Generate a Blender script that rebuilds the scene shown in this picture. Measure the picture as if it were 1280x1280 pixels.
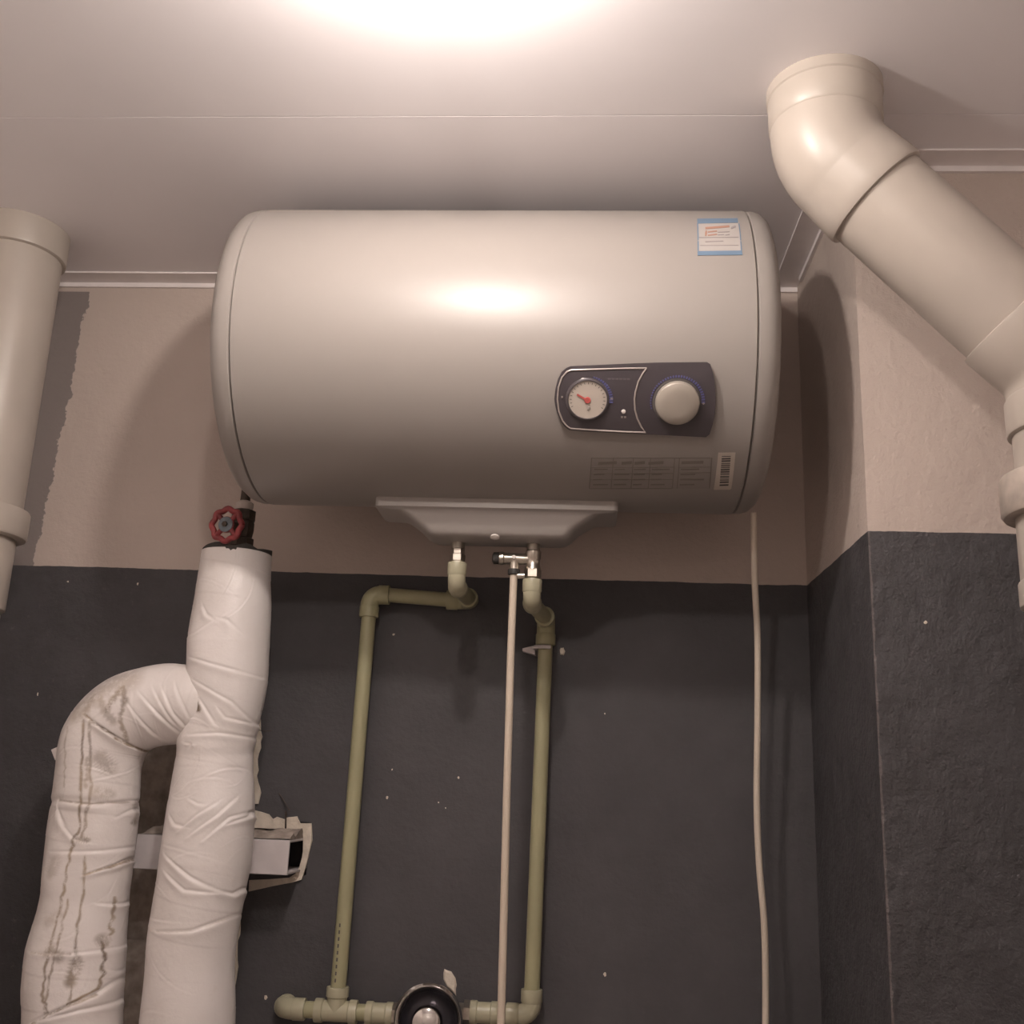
import bpy, bmesh, math, random
import numpy as np
from mathutils import Vector, Matrix, noise

random.seed(7); np.random.seed(7)
for o in list(bpy.data.objects): bpy.data.objects.remove(o)
SC = bpy.context.scene
COL = SC.collection

# ------------------------------------------------------------------ camera
# Working frame: x right along the back wall, y towards the back wall (wall face at y = 0),
# z measured from eye height; everything is lifted by EYE when it is linked.
EYE = 1.45
F, YAW, PITCH, ROLL, DIST = 1324.0, 0.06834, 0.25619, 0.03866, 1.85
fw = Vector((-math.sin(YAW)*math.cos(PITCH), math.cos(YAW)*math.cos(PITCH), math.sin(PITCH)))
rt = Vector((math.cos(YAW), math.sin(YAW), 0)); up = rt.cross(fw)
rt, up = math.cos(ROLL)*rt + math.sin(ROLL)*up, -math.sin(ROLL)*rt + math.cos(ROLL)*up
cam_d = bpy.data.cameras.new('camera'); cam = bpy.data.objects.new('camera', cam_d); COL.objects.link(cam)
cam_d.sensor_width = 36; cam_d.lens = 36*F/1280; cam_d.clip_start = .02
cam.matrix_world = Matrix(((rt.x, up.x, -fw.x, 0), (rt.y, up.y, -fw.y, -DIST), (rt.z, up.z, -fw.z, EYE), (0, 0, 0, 1)))
SC.camera = cam

def ray(px, py): return rt*((px-640)/F) - up*((py-640)/F) + fw
def at(px, py, Y):
    d = ray(px, py); return Vector((0, -DIST, 0)) + d*((Y+DIST)/d.y)

# ------------------------------------------------------------------ world, exposure
wd = bpy.data.worlds.new('world'); SC.world = wd; wd.use_nodes = True
wd.node_tree.nodes['Background'].inputs[0].default_value = (1, .93, .88, 1)
wd.node_tree.nodes['Background'].inputs[1].default_value = .02
SC.view_settings.view_transform = 'Standard'; SC.view_settings.look = 'None'
SC.view_settings.gamma = 1; SC.view_settings.use_curve_mapping = False
SC.view_settings.exposure = 0.0
LAMP_COLOR = (1.0, .895, .82)
LAMP_POWER = (650.0, 510.0)

# ------------------------------------------------------------------ materials
class NT:
    def __init__(s, name):
        s.m = bpy.data.materials.new(name); s.m.use_nodes = True; s.t = s.m.node_tree
        s.b = s.t.nodes['Principled BSDF']
    def n(s, typ, **kw):
        k = s.t.nodes.new(typ)
        for a, v in kw.items(): setattr(k, a, v)
        return k
    def l(s, a, b): s.t.links.new(a, b)
    def math(s, op, a, b=None, c=None, clamp=False):
        k = s.n('ShaderNodeMath', operation=op); k.use_clamp = clamp
        for i, v in enumerate((a, b, c)):
            if v is None: continue
            if isinstance(v, (int, float)): k.inputs[i].default_value = v
            else: s.l(v, k.inputs[i])
        return k.outputs[0]
    def mix(s, f, a, b):
        k = s.n('ShaderNodeMix', data_type='RGBA')
        for sock, v in ((k.inputs[0], f), (k.inputs[6], a), (k.inputs[7], b)):
            if isinstance(v, (int, float)): sock.default_value = v
            elif isinstance(v, tuple): sock.default_value = (*v, 1)
            else: s.l(v, sock)
        return k.outputs[2]
    def noise(s, scale, detail=4, rough=.5, vec=None):
        k = s.n('ShaderNodeTexNoise'); k.inputs['Scale'].default_value = scale
        k.inputs['Detail'].default_value = detail; k.inputs['Roughness'].default_value = rough
        s.l(vec if vec is not None else s.pos(), k.inputs['Vector']); return k.outputs[0]
    def pos(s):
        if not hasattr(s, '_p'): s._p = s.n('ShaderNodeNewGeometry').outputs['Position']
        return s._p
    def ramp(s, v, lo, hi):
        k = s.n('ShaderNodeMapRange'); k.inputs[1].default_value = lo; k.inputs[2].default_value = hi
        s.l(v, k.inputs[0]); return k.outputs[0]
    def bump(s, h, strength=.3, dist=.01):
        k = s.n('ShaderNodeBump'); k.inputs['Strength'].default_value = strength; k.inputs['Distance'].default_value = dist
        s.l(h, k.inputs['Height']); s.l(k.outputs[0], s.b.inputs['Normal'])
    def base(s, c):
        if isinstance(c, tuple): s.b.inputs['Base Color'].default_value = (*c, 1)
        else: s.l(c, s.b.inputs['Base Color'])
    def set(s, rough=.5, metal=0, coat=0, spec=.5):
        s.b.inputs['Roughness'].default_value = rough; s.b.inputs['Metallic'].default_value = metal
        s.b.inputs['Coat Weight'].default_value = coat; s.b.inputs['Specular IOR Level'].default_value = spec

def plain(name, c, rough=.5, metal=0, coat=0, var=.08, scale=30, bump=0, bscale=80):
    t = NT(name); t.set(rough, metal, coat)
    d = tuple(max(0, v*(1-var*2)) for v in c)
    t.base(t.mix(t.ramp(t.noise(scale), .35, .75), c, d))
    if bump: t.bump(t.noise(bscale), bump, .002)
    return t.m

WHITE_PAINT = (.56, .47, .42); DARK_PAINT = (.080, .076, .081)
DADO = EYE + .3645
def wall_mat(name, rough_amt, grey_strip=False, edge_wear=None):
    t = NT(name); t.set(.62, spec=.35)
    sep = t.n('ShaderNodeSeparateXYZ'); t.l(t.pos(), sep.inputs[0]); x, y, z = sep.outputs
    wob = t.math('MULTIPLY', t.math('SUBTRACT', t.noise(14, 5, .6), .5), .006)
    upm = t.math('GREATER_THAN', t.math('ADD', z, wob), DADO)
    w = t.mix(t.ramp(t.noise(3.5, 5), .3, .75), WHITE_PAINT, tuple(v*.9 for v in WHITE_PAINT))
    w = t.mix(t.math('MULTIPLY', t.ramp(t.noise(40, 6, .7), .62, .8), .35), w, (.40, .34, .30))
    n1 = t.ramp(t.noise(6, 6, .65), .3, .75)
    d = t.mix(n1, DARK_PAINT, tuple(v*.74 for v in DARK_PAINT))
    if grey_strip: ra = t.math('ADD', t.math('MULTIPLY', t.ramp(x, -.68, -.84), .8), .2)
    else: ra = t.math('ADD', 0.0, 1.0)
    d = t.mix(t.math('MULTIPLY', t.math('MULTIPLY', t.ramp(t.noise(55, 5, .7), .60, .76), .55), ra), d, (.17, .15, .145))
    d = t.mix(t.math('MULTIPLY', t.math('MULTIPLY', t.ramp(t.noise(13, 7, .7), .45, .7), .6), ra), d, (.048, .044, .046))
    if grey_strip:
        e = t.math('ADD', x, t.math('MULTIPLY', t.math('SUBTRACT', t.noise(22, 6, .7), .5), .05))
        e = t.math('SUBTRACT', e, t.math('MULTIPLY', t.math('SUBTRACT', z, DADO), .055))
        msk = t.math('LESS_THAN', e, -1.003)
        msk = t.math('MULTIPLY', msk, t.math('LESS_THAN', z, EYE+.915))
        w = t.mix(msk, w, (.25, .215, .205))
    if edge_wear is not None:
        dx = t.math('ADD', t.math('ABSOLUTE', t.math('SUBTRACT', x, edge_wear[0])), t.math('ABSOLUTE', t.math('SUBTRACT', y, edge_wear[1])))
        dx = t.math('ADD', dx, t.math('MULTIPLY', t.noise(35, 5, .7), .012))
        d = t.mix(t.math('MULTIPLY', t.math('LESS_THAN', dx, .0085), .38), d, (.24, .20, .19))
    t.base(t.mix(upm, d, w))
    h = t.math('ADD', t.noise(9, 6, .6), t.math('MULTIPLY', t.noise(90, 4, .6), .25))
    h2 = t.math('MULTIPLY', t.math('MULTIPLY', t.noise(26, 6, .65), 1.1), ra)
    h = t.math('ADD', h, t.math('MULTIPLY', h2, t.math('LESS_THAN', z, DADO)))
    t.bump(h, .25+.45*rough_amt, .012)
    return t.m
M = {}
M['wall_back'] = wall_mat('painted plaster back', .25, grey_strip=True)
M['chase'] = wall_mat('painted plaster rough', 1.0, edge_wear=(.395, -.40))
M['concrete'] = plain('raw mortar', (.40, .335, .29), .9, var=.25, scale=50, bump=.7)
M['rawplaster'] = plain('broken plaster', (.74, .66, .56), .9, var=.1, scale=60, bump=.7, bscale=160)
M['ceil'] = plain('ceiling panel vinyl', (.90, .86, .875), .42, var=.02, scale=4)
M['trim'] = plain('vinyl edge trim', (.84, .78, .77), .5, var=.03)
M['floor'] = plain('floor tile', (.70, .64, .60), .4, var=.1, scale=8)
M['tile'] = plain('pale wall tile', (.84, .78, .74), .3, var=.04, scale=3)
M['pvc'] = plain('drain pipe vinyl', (.47, .415, .365), .38, var=.05, scale=9, bump=.06, bscale=20)
M['pvc_dirty'] = plain('drain pipe vinyl dusty', (.50, .43, .375), .45, var=.16, scale=38, bump=.1)
M['ppr'] = plain('pale green water pipe', (.37, .35, .215), .38, var=.06, scale=12)
M['ppr_fit'] = plain('pale cream green fitting', (.44, .415, .295), .34, var=.05, scale=15)
M['brass'] = plain('nickel plated brass', (.62, .57, .50), .3, 1.0, var=.2, scale=60)
M['chrome'] = plain('chrome', (.72, .70, .68), .07, 1.0, var=.02)
M['darkmetal'] = plain('dark polished metal', (.085, .08, .095), .25, .6, var=.1)
M['blackrub'] = plain('black rubber', (.03, .027, .025), .6)
M['tubew'] = plain('cream hose', (.62, .53, .43), .4, var=.04)
M['cord'] = plain('white cord', (.60, .52, .43), .45, var=.04)
M['foam'] = plain('dark foam', (.05, .045, .04), .9, var=.2, bump=.5)
M['beam'] = plain('white steel', (.62, .57, .57), .45, var=.1, scale=22, bump=.1)
M['red'] = plain('red wheel', (.30, .045, .05), .45, var=.3, scale=90)
M['bluegrey'] = plain('blue grey plate', (.16, .19, .22), .5, var=.2, scale=120)
M['iron'] = plain('dull brown iron', (.10, .075, .06), .6, .4, var=.3, scale=90)
M['tape_white'] = plain('thread tape', (.55, .48, .44), .7)
M['panel'] = plain('dark plastic', (.062, .052, .058), .36, var=.03)
M['panel2'] = plain('dark plastic rim', (.075, .064, .068), .3, var=.03)
M['silver'] = plain('silver print', (.46, .40, .37), .35, .3)
M['blueprint'] = plain('blue print', (.11, .11, .27), .5)
M['dial'] = plain('cream dial', (.50, .44, .385), .5, var=.05)
M['needle'] = plain('red needle', (.50, .10, .09), .5)
M['knob'] = plain('champagne knob', (.37, .33, .285), .42, .2, var=.02)
M['led'] = plain('white lens', (.75, .70, .66), .25)
M['printgrey'] = plain('grey print', (.34, .30, .27), .5)
M['plateprint'] = plain('dark grey plate print', (.20, .175, .155), .5)
M['sticker_white'] = plain('white sticker', (.42, .385, .365), .45, var=.03)
M['sticker_blue'] = plain('blue sticker', (.15, .225, .32), .45, var=.05)
M['sticker_red'] = plain('orange red print', (.40, .22, .16), .5)
M['sticker_grey'] = plain('grey sticker print', (.30, .27, .27), .5)
M['faint'] = plain('faint print', (.11, .095, .10), .5)
M['black'] = plain('black print', (.09, .08, .075), .6)
M['groove'] = plain('seam', (.30, .27, .24), .5)

t = NT('heater enamel'); t.set(.38, .0, .0, .46); t.base((.300, .272, .252)); t.b.inputs['Coat Roughness'].default_value = .3
t.bump(t.noise(60, 2), .02, .001); M['enamel'] = t.m
t = NT('heater cover enamel'); t.set(.4, .05, .1); t.base((.36, .33, .31)); M['cover'] = t.m
# glass of the gauge
t = NT('gauge glass'); t.set(.03); t.base((1, 1, 1)); t.b.inputs['Transmission Weight'].default_value = 1.0; t.b.inputs['IOR'].default_value = 1.2; M['glass'] = t.m
# white wrapping tape with drip stains and dark fold lines held in a point attribute
t = NT('white insulation tape'); t.set(.4, 0, .05)
a = t.n('ShaderNodeAttribute', attribute_name='stain_fold')
c = t.mix(t.ramp(t.noise(10, 5), .3, .75), (.80, .75, .735), (.72, .67, .645))
c = t.mix(t.math('MULTIPLY', t.ramp(t.noise(45, 6, .7), .6, .8), .22), c, (.48, .38, .28))
sm = t.math('MULTIPLY', a.outputs['Fac'], t.ramp(t.noise(60, 5, .75), .30, .50), clamp=True)
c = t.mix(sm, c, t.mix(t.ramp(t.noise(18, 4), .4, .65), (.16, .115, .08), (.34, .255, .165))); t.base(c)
t.bump(t.noise(42, 6, .6), .3, .004); M['tape'] = t.m

# ------------------------------------------------------------------ mesh helpers
def new_obj(name, verts, faces, mat, parent=None, smooth=False, autosm=None):
    off = Vector((0, 0, EYE))
    if parent is not None:
        q = parent
        while q is not None: off = off - Vector(q.location); q = q.parent
    me = bpy.data.meshes.new(name)
    me.from_pydata([tuple(Vector(v)+off) for v in verts], [], faces)
    me.materials.append(M[mat] if isinstance(mat, str) else mat)
    bm = bmesh.new(); bm.from_mesh(me); bmesh.ops.recalc_face_normals(bm, faces=bm.faces[:])
    if smooth:
        ang = math.radians(autosm or 40)
        for f in bm.faces: f.smooth = True
        for e in bm.edges:
            if len(e.link_faces) == 2 and e.calc_face_angle(0) > ang: e.smooth = False
    bm.to_mesh(me); bm.free()
    o = bpy.data.objects.new(name, me); COL.objects.link(o)
    if parent is not None: o.parent = parent
    return o
class MB:
    def __init__(s): s.v = []; s.f = []
    def add(s, vs, fs):
        k = len(s.v); s.v += [Vector(v) for v in vs]; s.f += [tuple(i+k for i in f) for f in fs]; return s
    def box(s, lo, hi):
        (a, b, c), (d, e, f) = lo, hi
        return s.add([(a,b,c),(d,b,c),(d,e,c),(a,e,c),(a,b,f),(d,b,f),(d,e,f),(a,e,f)],
                     [(0,3,2,1),(4,5,6,7),(0,1,5,4),(1,2,6,5),(2,3,7,6),(3,0,4,7)])
    def lathe(s, prof, mat=None, seg=40, cap=(True, True)):
        """prof: (radius, height) pairs round local Z"""
        vs = []; fs = []
        for r, h in prof:
            for i in range(seg):
                a = 2*math.pi*i/seg; vs.append(Vector((r*math.cos(a), r*math.sin(a), h)))
        for j in range(len(prof)-1):
            for i in range(seg):
                i2 = (i+1) % seg; fs.append((j*seg+i, j*seg+i2, (j+1)*seg+i2, (j+1)*seg+i))
        if cap[0]: fs.append(tuple(range(seg-1, -1, -1)))
        if cap[1]: fs.append(tuple((len(prof)-1)*seg+i for i in range(seg)))
        if mat is not None: vs = [mat @ v for v in vs]
        return s.add(vs, fs)
    def tube(s, pts, r, seg=20, cap=True):
        pts = [Vector(p) for p in pts]; n = len(pts)
        rr = r if isinstance(r, (list, tuple)) else [r]*n
        vs = []; fs = []; nrm = None
        for i, p in enumerate(pts):
            tg = (pts[min(i+1, n-1)] - pts[max(i-1, 0)]).normalized()
            if nrm is None:
                nrm = tg.orthogonal().normalized()
            nrm = (nrm - tg*nrm.dot(tg)).normalized(); bn = tg.cross(nrm)
            for k in range(seg):
                a = 2*math.pi*k/seg; vs.append(p + (nrm*math.cos(a)+bn*math.sin(a))*rr[i])
        for i in range(n-1):
            for k in range(seg):
                k2 = (k+1) % seg; fs.append((i*seg+k, i*seg+k2, (i+1)*seg+k2, (i+1)*seg+k))
        if cap: fs.append(tuple(range(seg-1, -1, -1))); fs.append(tuple((n-1)*seg+k for k in range(seg)))
        return s.add(vs, fs)
    def build(s, name, mat, parent=None, smooth=True, ang=40): return new_obj(name, s.v, s.f, mat, parent, smooth, ang)
def axis_mat(origin, z, x=(1, 0, 0)):
    z = Vector(z).normalized(); x = Vector(x); x = (x - z*x.dot(z)).normalized(); y = z.cross(x)
    m = Matrix((x, y, z)).transposed().to_4x4(); m.translation = Vector(origin); return m
def bend(pts, rad, n=10):
    """polyline with circular-like rounded corners"""
    pts = [Vector(p) for p in pts]; out = [pts[0]]
    for i in range(1, len(pts)-1):
        a = (pts[i-1]-pts[i]).normalized(); b = (pts[i+1]-pts[i]).normalized()
        h = a.angle(b)/2; d = rad/math.tan(h); p0 = pts[i]+a*d; p2 = pts[i]+b*d
        c = pts[i] + (a+b).normalized()*(rad/math.sin(h))
        u0 = p0-c; u2 = p2-c; w = u0.angle(u2)
        for k in range(n+1):
            tt = k/n; out.append(c + (u0*math.sin((1-tt)*w) + u2*math.sin(tt*w))/math.sin(w))
    out.append(pts[-1]); return out
def thing(name, label, cat, loc, group=None):
    o = bpy.data.objects.new(name, None); COL.objects.link(o); o.location = (loc[0], loc[1], loc[2]+EYE)
    o.empty_display_size = .05; o['label'] = label; o['category'] = cat
    if group: o['group'] = group
    return o
def tag(o, label, cat, group=None):
    o['label'] = label; o['category'] = cat
    if group: o['group'] = group
    return o
def struct(o, label=None):
    o['kind'] = 'structure'
    if label: o['label'] = label
    return o

# ------------------------------------------------------------------ setting
XL, XR, YF, ZF, ZC, CX, CY = -1.22, 1.25, -2.35, -EYE, .935, .395, -.40
ZT = ZC + .03
SX0, SX1, SZT = -.80, -.554, .115         # pipe slot cut in the back wall
HX1, HZ0, HZ1 = -.449, -.152, -.066       # hole the beam comes out of
b = MB()
for lo, hi in (((XL-.12, 0, ZF), (SX0, .14, ZT)), ((SX0, 0, SZT), (SX1, .14, ZT)),
               ((SX1, 0, HZ1), (HX1, .14, ZT)), ((SX1, 0, ZF), (HX1, .14, HZ0)),
               ((HX1, 0, ZF), (XR+.12, .14, ZT)), ((SX0, .055, ZF), (HX1, .14, SZT))):
    b.box(lo, hi)
wall_back = struct(b.build('wall_back', 'wall_back', smooth=False), 'back wall, off-white plaster above dark slate paint')
b = MB(); b.box((CX, CY, ZF), (XR, -.0005, ZT)); wall_chase = struct(b.build('wall_chase', 'chase', smooth=False), 'boxed-out pipe chase wall on the right with dark lower paint')
b = MB(); b.box((XL-.12, YF, ZF), (XL, 0, ZT)); struct(b.build('wall_left', 'tile', smooth=False), 'left wall')
b = MB(); b.box((XR, YF, ZF), (XR+.12, 0, ZT)); struct(b.build('wall_right', 'tile', smooth=False), 'right wall')
b = MB(); b.box((XL-.12, YF-.12, ZF), (XR+.12, YF, ZT)); struct(b.build('wall_front', 'tile', smooth=False), 'wall behind the viewer')
b = MB(); b.box((XL-.12, YF-.12, ZF-.1), (XR+.12, .14, ZF)); struct(b.build('floor', 'floor', smooth=False), 'tiled floor')
b = MB(); b.box((XL, YF, ZC+.008), (XR, 0, ZC+.09)); ceiling = struct(b.build('ceiling', 'ceil', smooth=False), 'white vinyl panel ceiling')
y = 0.0
for y0, y1 in ((-.5272, -.002), (-1.0532, -.5280), (-1.5792, -1.0540), (-2.1052, -1.5800), (YF+.002, -2.1060)):
    bb = MB(); c = .0006
    # plank with chamfered long edges
    pr = [(y0, ZC+.0079), (y0, ZC+c), (y0+c, ZC), (y1-c, ZC), (y1, ZC+c), (y1, ZC+.0079)]
    vs = [(XL+.001, p, q) for p, q in pr] + [(XR-.001, p, q) for p, q in pr]; n = len(pr)
    fs = [tuple(range(n)), tuple(range(2*n-1, n-1, -1))] + [(i, (i+1) % n, n+(i+1) % n, n+i) for i in range(n)]
    bb.add(vs, fs).build('ceiling_panel', 'ceil', ceiling, smooth=False)
# edge trim: a flat flange under the ceiling with a small upstand against the wall
def trim(name, lo, hi, lo2, hi2):
    b = MB(); b.box(lo, hi); b.box(lo2, hi2); struct(b.build(name, 'trim', smooth=False), 'vinyl edge trim between wall and ceiling')
W = .046
trim('trim_1', (XL, -W, ZC-.003), (CX-.0005, 0, ZC), (XL, -.006, ZC-.012), (CX-.0005, 0, ZC-.003))
trim('trim_2', (CX-W, CY-W, ZC-.003), (CX, -W, ZC), (CX-.006, CY-.006, ZC-.012), (CX, -W, ZC-.003))
trim('trim_3', (CX, CY-W, ZC-.003), (XR, CY, ZC), (CX, CY-.006, ZC-.012), (XR, CY, ZC-.003))

# slot filling and broken plaster round slot and hole
b = MB()
vs = []; fs = []; nx, nz = 14, 40; z0, z1 = ZF, -.27
for j in range(nz+1):
    for i in range(nx+1):
        xx = SX0+(SX1-SX0)*i/nx; zz = z0+(z1-z0)*j/nz
        vs.append((xx, .004+.008*noise.noise((xx*30, zz*30, 1.3)) + (.03 if j == nz else 0), zz))
for j in range(nz):
    for i in range(nx): fs.append((j*(nx+1)+i, j*(nx+1)+i+1, (j+1)*(nx+1)+i+1, (j+1)*(nx+1)+i))
b.add(vs, fs).build('slot_mortar', 'concrete', wall_back)
b = MB(); vs = []; fs = []
for j in range(31):
    for i in range(nx+1):
        xx = SX0+(SX1-SX0)*i/nx; zz = -.30+(SZT+.30)*j/30
        vs.append((xx, .05+.008*noise.noise((xx*40, zz*12, 4.3)), zz))
for j in range(30):
    for i in range(nx): fs.append((j*(nx+1)+i, j*(nx+1)+i+1, (j+1)*(nx+1)+i+1, (j+1)*(nx+1)+i))
b.add(vs, fs).build('slot_back', 'concrete', wall_back)
def ragged(name, outer, inner, mat='rawplaster', proud=.004):
    """strip between two pixel-measured outlines lying on the wall face, with thickness"""
    n = len(outer); vs = []; fs = []
    for (a, c) in zip(outer, inner):
        p = at(*a, 0); q = at(*c, 0); j = noise.noise(p*90)*.002
        vs += [(p.x, -.0012, p.z), (p.x+j, -proud-.001, p.z+j), (q.x+j, -proud*.6, q.z), (q.x, .03, q.z)]
    for i in range(n-1):
        for k in range(3): fs.append((i*4+k, i*4+k+1, (i+1)*4+k+1, (i+1)*4+k))
        fs.append((i*4+3, i*4, (i+1)*4, (i+1)*4+3))
    fs.append((0, 1, 2, 3)); m = (n-1)*4; fs.append((m+3, m+2, m+1, m))
    return MB().add(vs, fs).build(name, mat, wall_back, smooth=False)
ragged('broken_plaster', [(316,1012),(328,1015),(337,1018),(342,1024),(347,1021),(356,1024),(360,1022),(372,1021),(376,1029),(390,1029),(391,1050),(388,1062),(386,1072),(381,1090),(378,1099),(365,1103),(340,1108),(312,1114)],
       [(316,1035),(328,1035),(337,1036),(342,1036),(347,1036),(354,1036),(361,1036),(368,1037),(374,1039),(379,1044),(380,1055),(379,1064),(378,1072),(374,1085),(370,1092),(362,1097),(336,1099),(312,1100)])
def edge_strip(pts, w):
    outer = []; inner = []
    for i, (x_, y_) in enumerate(pts):
        outer.append((x_+w*(.6+.6*random.random()), y_)); inner.append((x_-6, y_))
    ragged('broken_plaster', outer, inner)
edge_strip([(323-(y_-880)*.045+2*math.sin(y_*.09), y_) for y_ in range(872, 1012, 7)], 6)
edge_strip([(300-(y_-1110)*.06+1.5*math.sin(y_*.11), y_) for y_ in range(1112, 1284, 8)], 3.5)
# nails / cut wires in the hole and plaster chips on the dark paint
MB().tube([at(357,1036,-.004), at(357.5,1014,-.012)], .0014, 8).build('cut_wire', 'iron', wall_back)
MB().tube([at(362,1013,-.012), at(355,1001,-.006), at(349,992,-.002)], .0008, 8).build('cut_wire', 'iron', wall_back)
MB().tube([at(322,912,-.004), at(330,914,-.02), at(340,913,-.02)], .0006, 8).build('cut_wire', 'iron', wall_back)
def chip(px, py, w, h, tilt=0, Y=0, parent=wall_back, mat='rawplaster', th=.003):
    c = at(px, py, Y); n = 11; vs = []; fs = []
    for k in range(n):
        a = 2*math.pi*k/n; r_ = .7+.45*random.random(); u = w*r_*math.cos(a)/2*.0014; v = h*r_*math.sin(a)/2*.0014
        u, v = u*math.cos(tilt)-v*math.sin(tilt), u*math.sin(tilt)+v*math.cos(tilt)
        vs += [(c.x+u, c.y+.0005, c.z+v), (c.x+u*.75, c.y-th, c.z+v*.75)]
    for k in range(n):
        k2 = (k+1) % n; fs.append((2*k, 2*k2, 2*k2+1, 2*k+1))
    fs.append(tuple(2*k+1 for k in range(n)))
    return MB().add(vs, fs).build('plaster_chip', mat, parent, smooth=False)
chip(563, 1226, 13, 32, .5); chip(703, 814, 7, 12)
for q in ((573,972,3,3),(557,1010,2,2),(484,997,3,5),(490,962,2,3),(756,1218,4,5),(332,1247,5,7),(85,727,3,3),(172,730,3,4),(492,793,4,3),(756,892,2,2),(548,1003,2,2),(47,868,2,5)):
    chip(*q, th=.001)
chip(1157, 778, 4, 4, 0, CY, wall_chase, th=.001)

# ------------------------------------------------------------------ lamps (two round ceiling bulbs above the picture)
def bulb(loc, power, label):
    t_ = thing('ceiling_lamp', label, 'lamp', loc, 'bulb lamps on the ceiling')
    m = axis_mat(loc, (0, 0, -1))
    MB().lathe([(.045, 0), (.047, .004), (.04, .012), (.02, .016), (.014, .052)], m, 32).build('lamp_base', 'trim', t_)
    em = NT('bulb light'); nd = em.n('ShaderNodeEmission'); nd.inputs[0].default_value = (*LAMP_COLOR, 1); nd.inputs[1].default_value = power
    em.l(nd.outputs[0], em.t.nodes['Material Output'].inputs[0])
    R = .024; cz_ = .052+R*.9
    prof = [(max(.0005, R*math.sin(a)), cz_-R*math.cos(a)) for a in [math.pi*(.12+.88*k/14) for k in range(15)]]
    MB().lathe(prof, m, 28).build('bulb', em.m, t_)
    return t_
bulb((-.18, -.97, ZC), LAMP_POWER[0], 'round bulb on the ceiling just in front of the water heater')
bulb((-.18, -1.5, ZC), LAMP_POWER[1], 'round bulb on the ceiling farther from the water heater')

# ------------------------------------------------------------------ water heater
HR, HY, HZ, HX0, HX1_ = .235, -.275, .660, -.500, .234
heater = thing('water_heater', 'cylindrical cream wall-mounted electric water heater with dark control panel', 'water heater', (-.133, HY, HZ-HR))
mx = axis_mat((0, HY, HZ), (1, 0, 0), (0, -1, 0))
MB().lathe([(HR-.004, HX0), (HR, HX0+.002), (HR, HX1_-.002), (HR-.004, HX1_)], mx, 128).build('tank_shell', 'enamel', heater)
capp = [(HR-.0045, 0), (HR-.0012, .0025), (HR-.001, .012), (HR-.004, .022), (HR-.011, .030), (HR-.022, .0345), (HR-.045, .037), (.10, .041), (.001, .042)]
MB().lathe([(r_, HX1_+h) for r_, h in capp], mx, 128).build('end_cap', 'enamel', heater)
MB().lathe([(r_, HX0-h) for r_, h in capp], mx, 128).build('end_cap', 'enamel', heater)
def on_heater(px, py):
    """pixel -> (x, theta) on the shell; theta = 0 faces the room"""
    d = ray(px, py); oy, oz = -DIST-HY, -HZ
    a = d.y**2+d.z**2; b_ = oy*d.y+oz*d.z; c = oy*oy+oz*oz-HR*HR
    s = (-b_-math.sqrt(max(0, b_*b_-a*c)))/a
    p = Vector((0, -DIST, 0))+d*s
    return p.x, math.atan2(p.z-HZ, -(p.y-HY))
def hp(x, th, lift=0): return Vector((x, HY-(HR+lift)*math.cos(th), HZ+(HR+lift)*math.sin(th)))
def patch(name, poly, lift, mat, parent=heater, rows=14, cols=14, depth=.0008):
    """convex outline (x, theta) -> raised plate that follows the shell"""
    th0 = min(p[1] for p in poly); th1 = max(p[1] for p in poly); vs = []; fs = []; n = len(poly)
    for j in range(rows+1):
        th = th0+(th1-th0)*(.001+.998*(.5-.5*math.cos(math.pi*j/rows))); xs = []
        for i in range(n):
            (xa, ta), (xb, tb) = poly[i], poly[(i+1) % n]
            if (ta-th)*(tb-th) <= 0 and ta != tb: xs.append(xa+(xb-xa)*(th-ta)/(tb-ta))
        xa, xb = min(xs), max(xs)
        for i in range(cols+1): vs.append(hp(xa+(xb-xa)*i/cols, th, lift))
    c1 = cols+1
    for j in range(rows):
        for i in range(cols): fs.append((j*c1+i, j*c1+i+1, (j+1)*c1+i+1, (j+1)*c1+i))
    rim = [i for i in range(c1)] + [j*c1+cols for j in range(1, rows+1)] + [rows*c1+i for i in range(cols-1, -1, -1)] + [j*c1 for j in range(rows-1, 0, -1)]
    k = len(vs); axis = Vector((0, HY, HZ))
    for i in rim:
        v = vs[i]; q = Vector((v.x, HY, HZ)); vs.append(q+(v-q).normalized()*((v-q).length-depth))
    m = len(rim)
    for i in range(m): fs.append((rim[i], rim[(i+1) % m], k+(i+1) % m, k+i))
    return MB().add(vs, fs).build(name, mat, parent, smooth=True, ang=35)
def Z2(x, y): return (680+x/5.565, 440+y/5.565)
def poly_px(pts): return [on_heater(*p) for p in pts]
panel_px = [Z2(*p) for p in [(73,320),(80,250),(98,185),(125,135),(155,110),(185,98),(740,74),(1128,70),(1152,84),(1172,150),(1186,230),(1191,320),(1186,410),(1170,490),(1148,556),(1122,576),(700,555),(185,532),(150,510),(118,470),(92,410),(78,360)]]
panel = patch('control_panel', poly_px(panel_px), .0075, 'panel', rows=40, cols=24, depth=.009)
panel['label'] = 'dark plastic control panel'
def on_panel(pts, lift=.0085): return [hp(*on_heater(*Z2(*p)), lift) for p in pts]
MB().tube(on_panel([(712,112),(690,140),(655,200),(635,270),(628,320),(632,390),(648,450),(675,505),(706,542),(560,538),(400,530),(185,516),(160,500),(130,465),(105,400),(95,320),(102,240),(125,175),(160,135),(190,124),(400,118),(560,113),(712,112)], .0078), .0012, 8).build('silver_border', 'silver', panel)
def disc_on(px, py, lift):
    x, th = on_heater(px, py); n = Vector((0, -math.cos(th), math.sin(th))); return axis_mat(hp(x, th, lift), n), x, th
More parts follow.
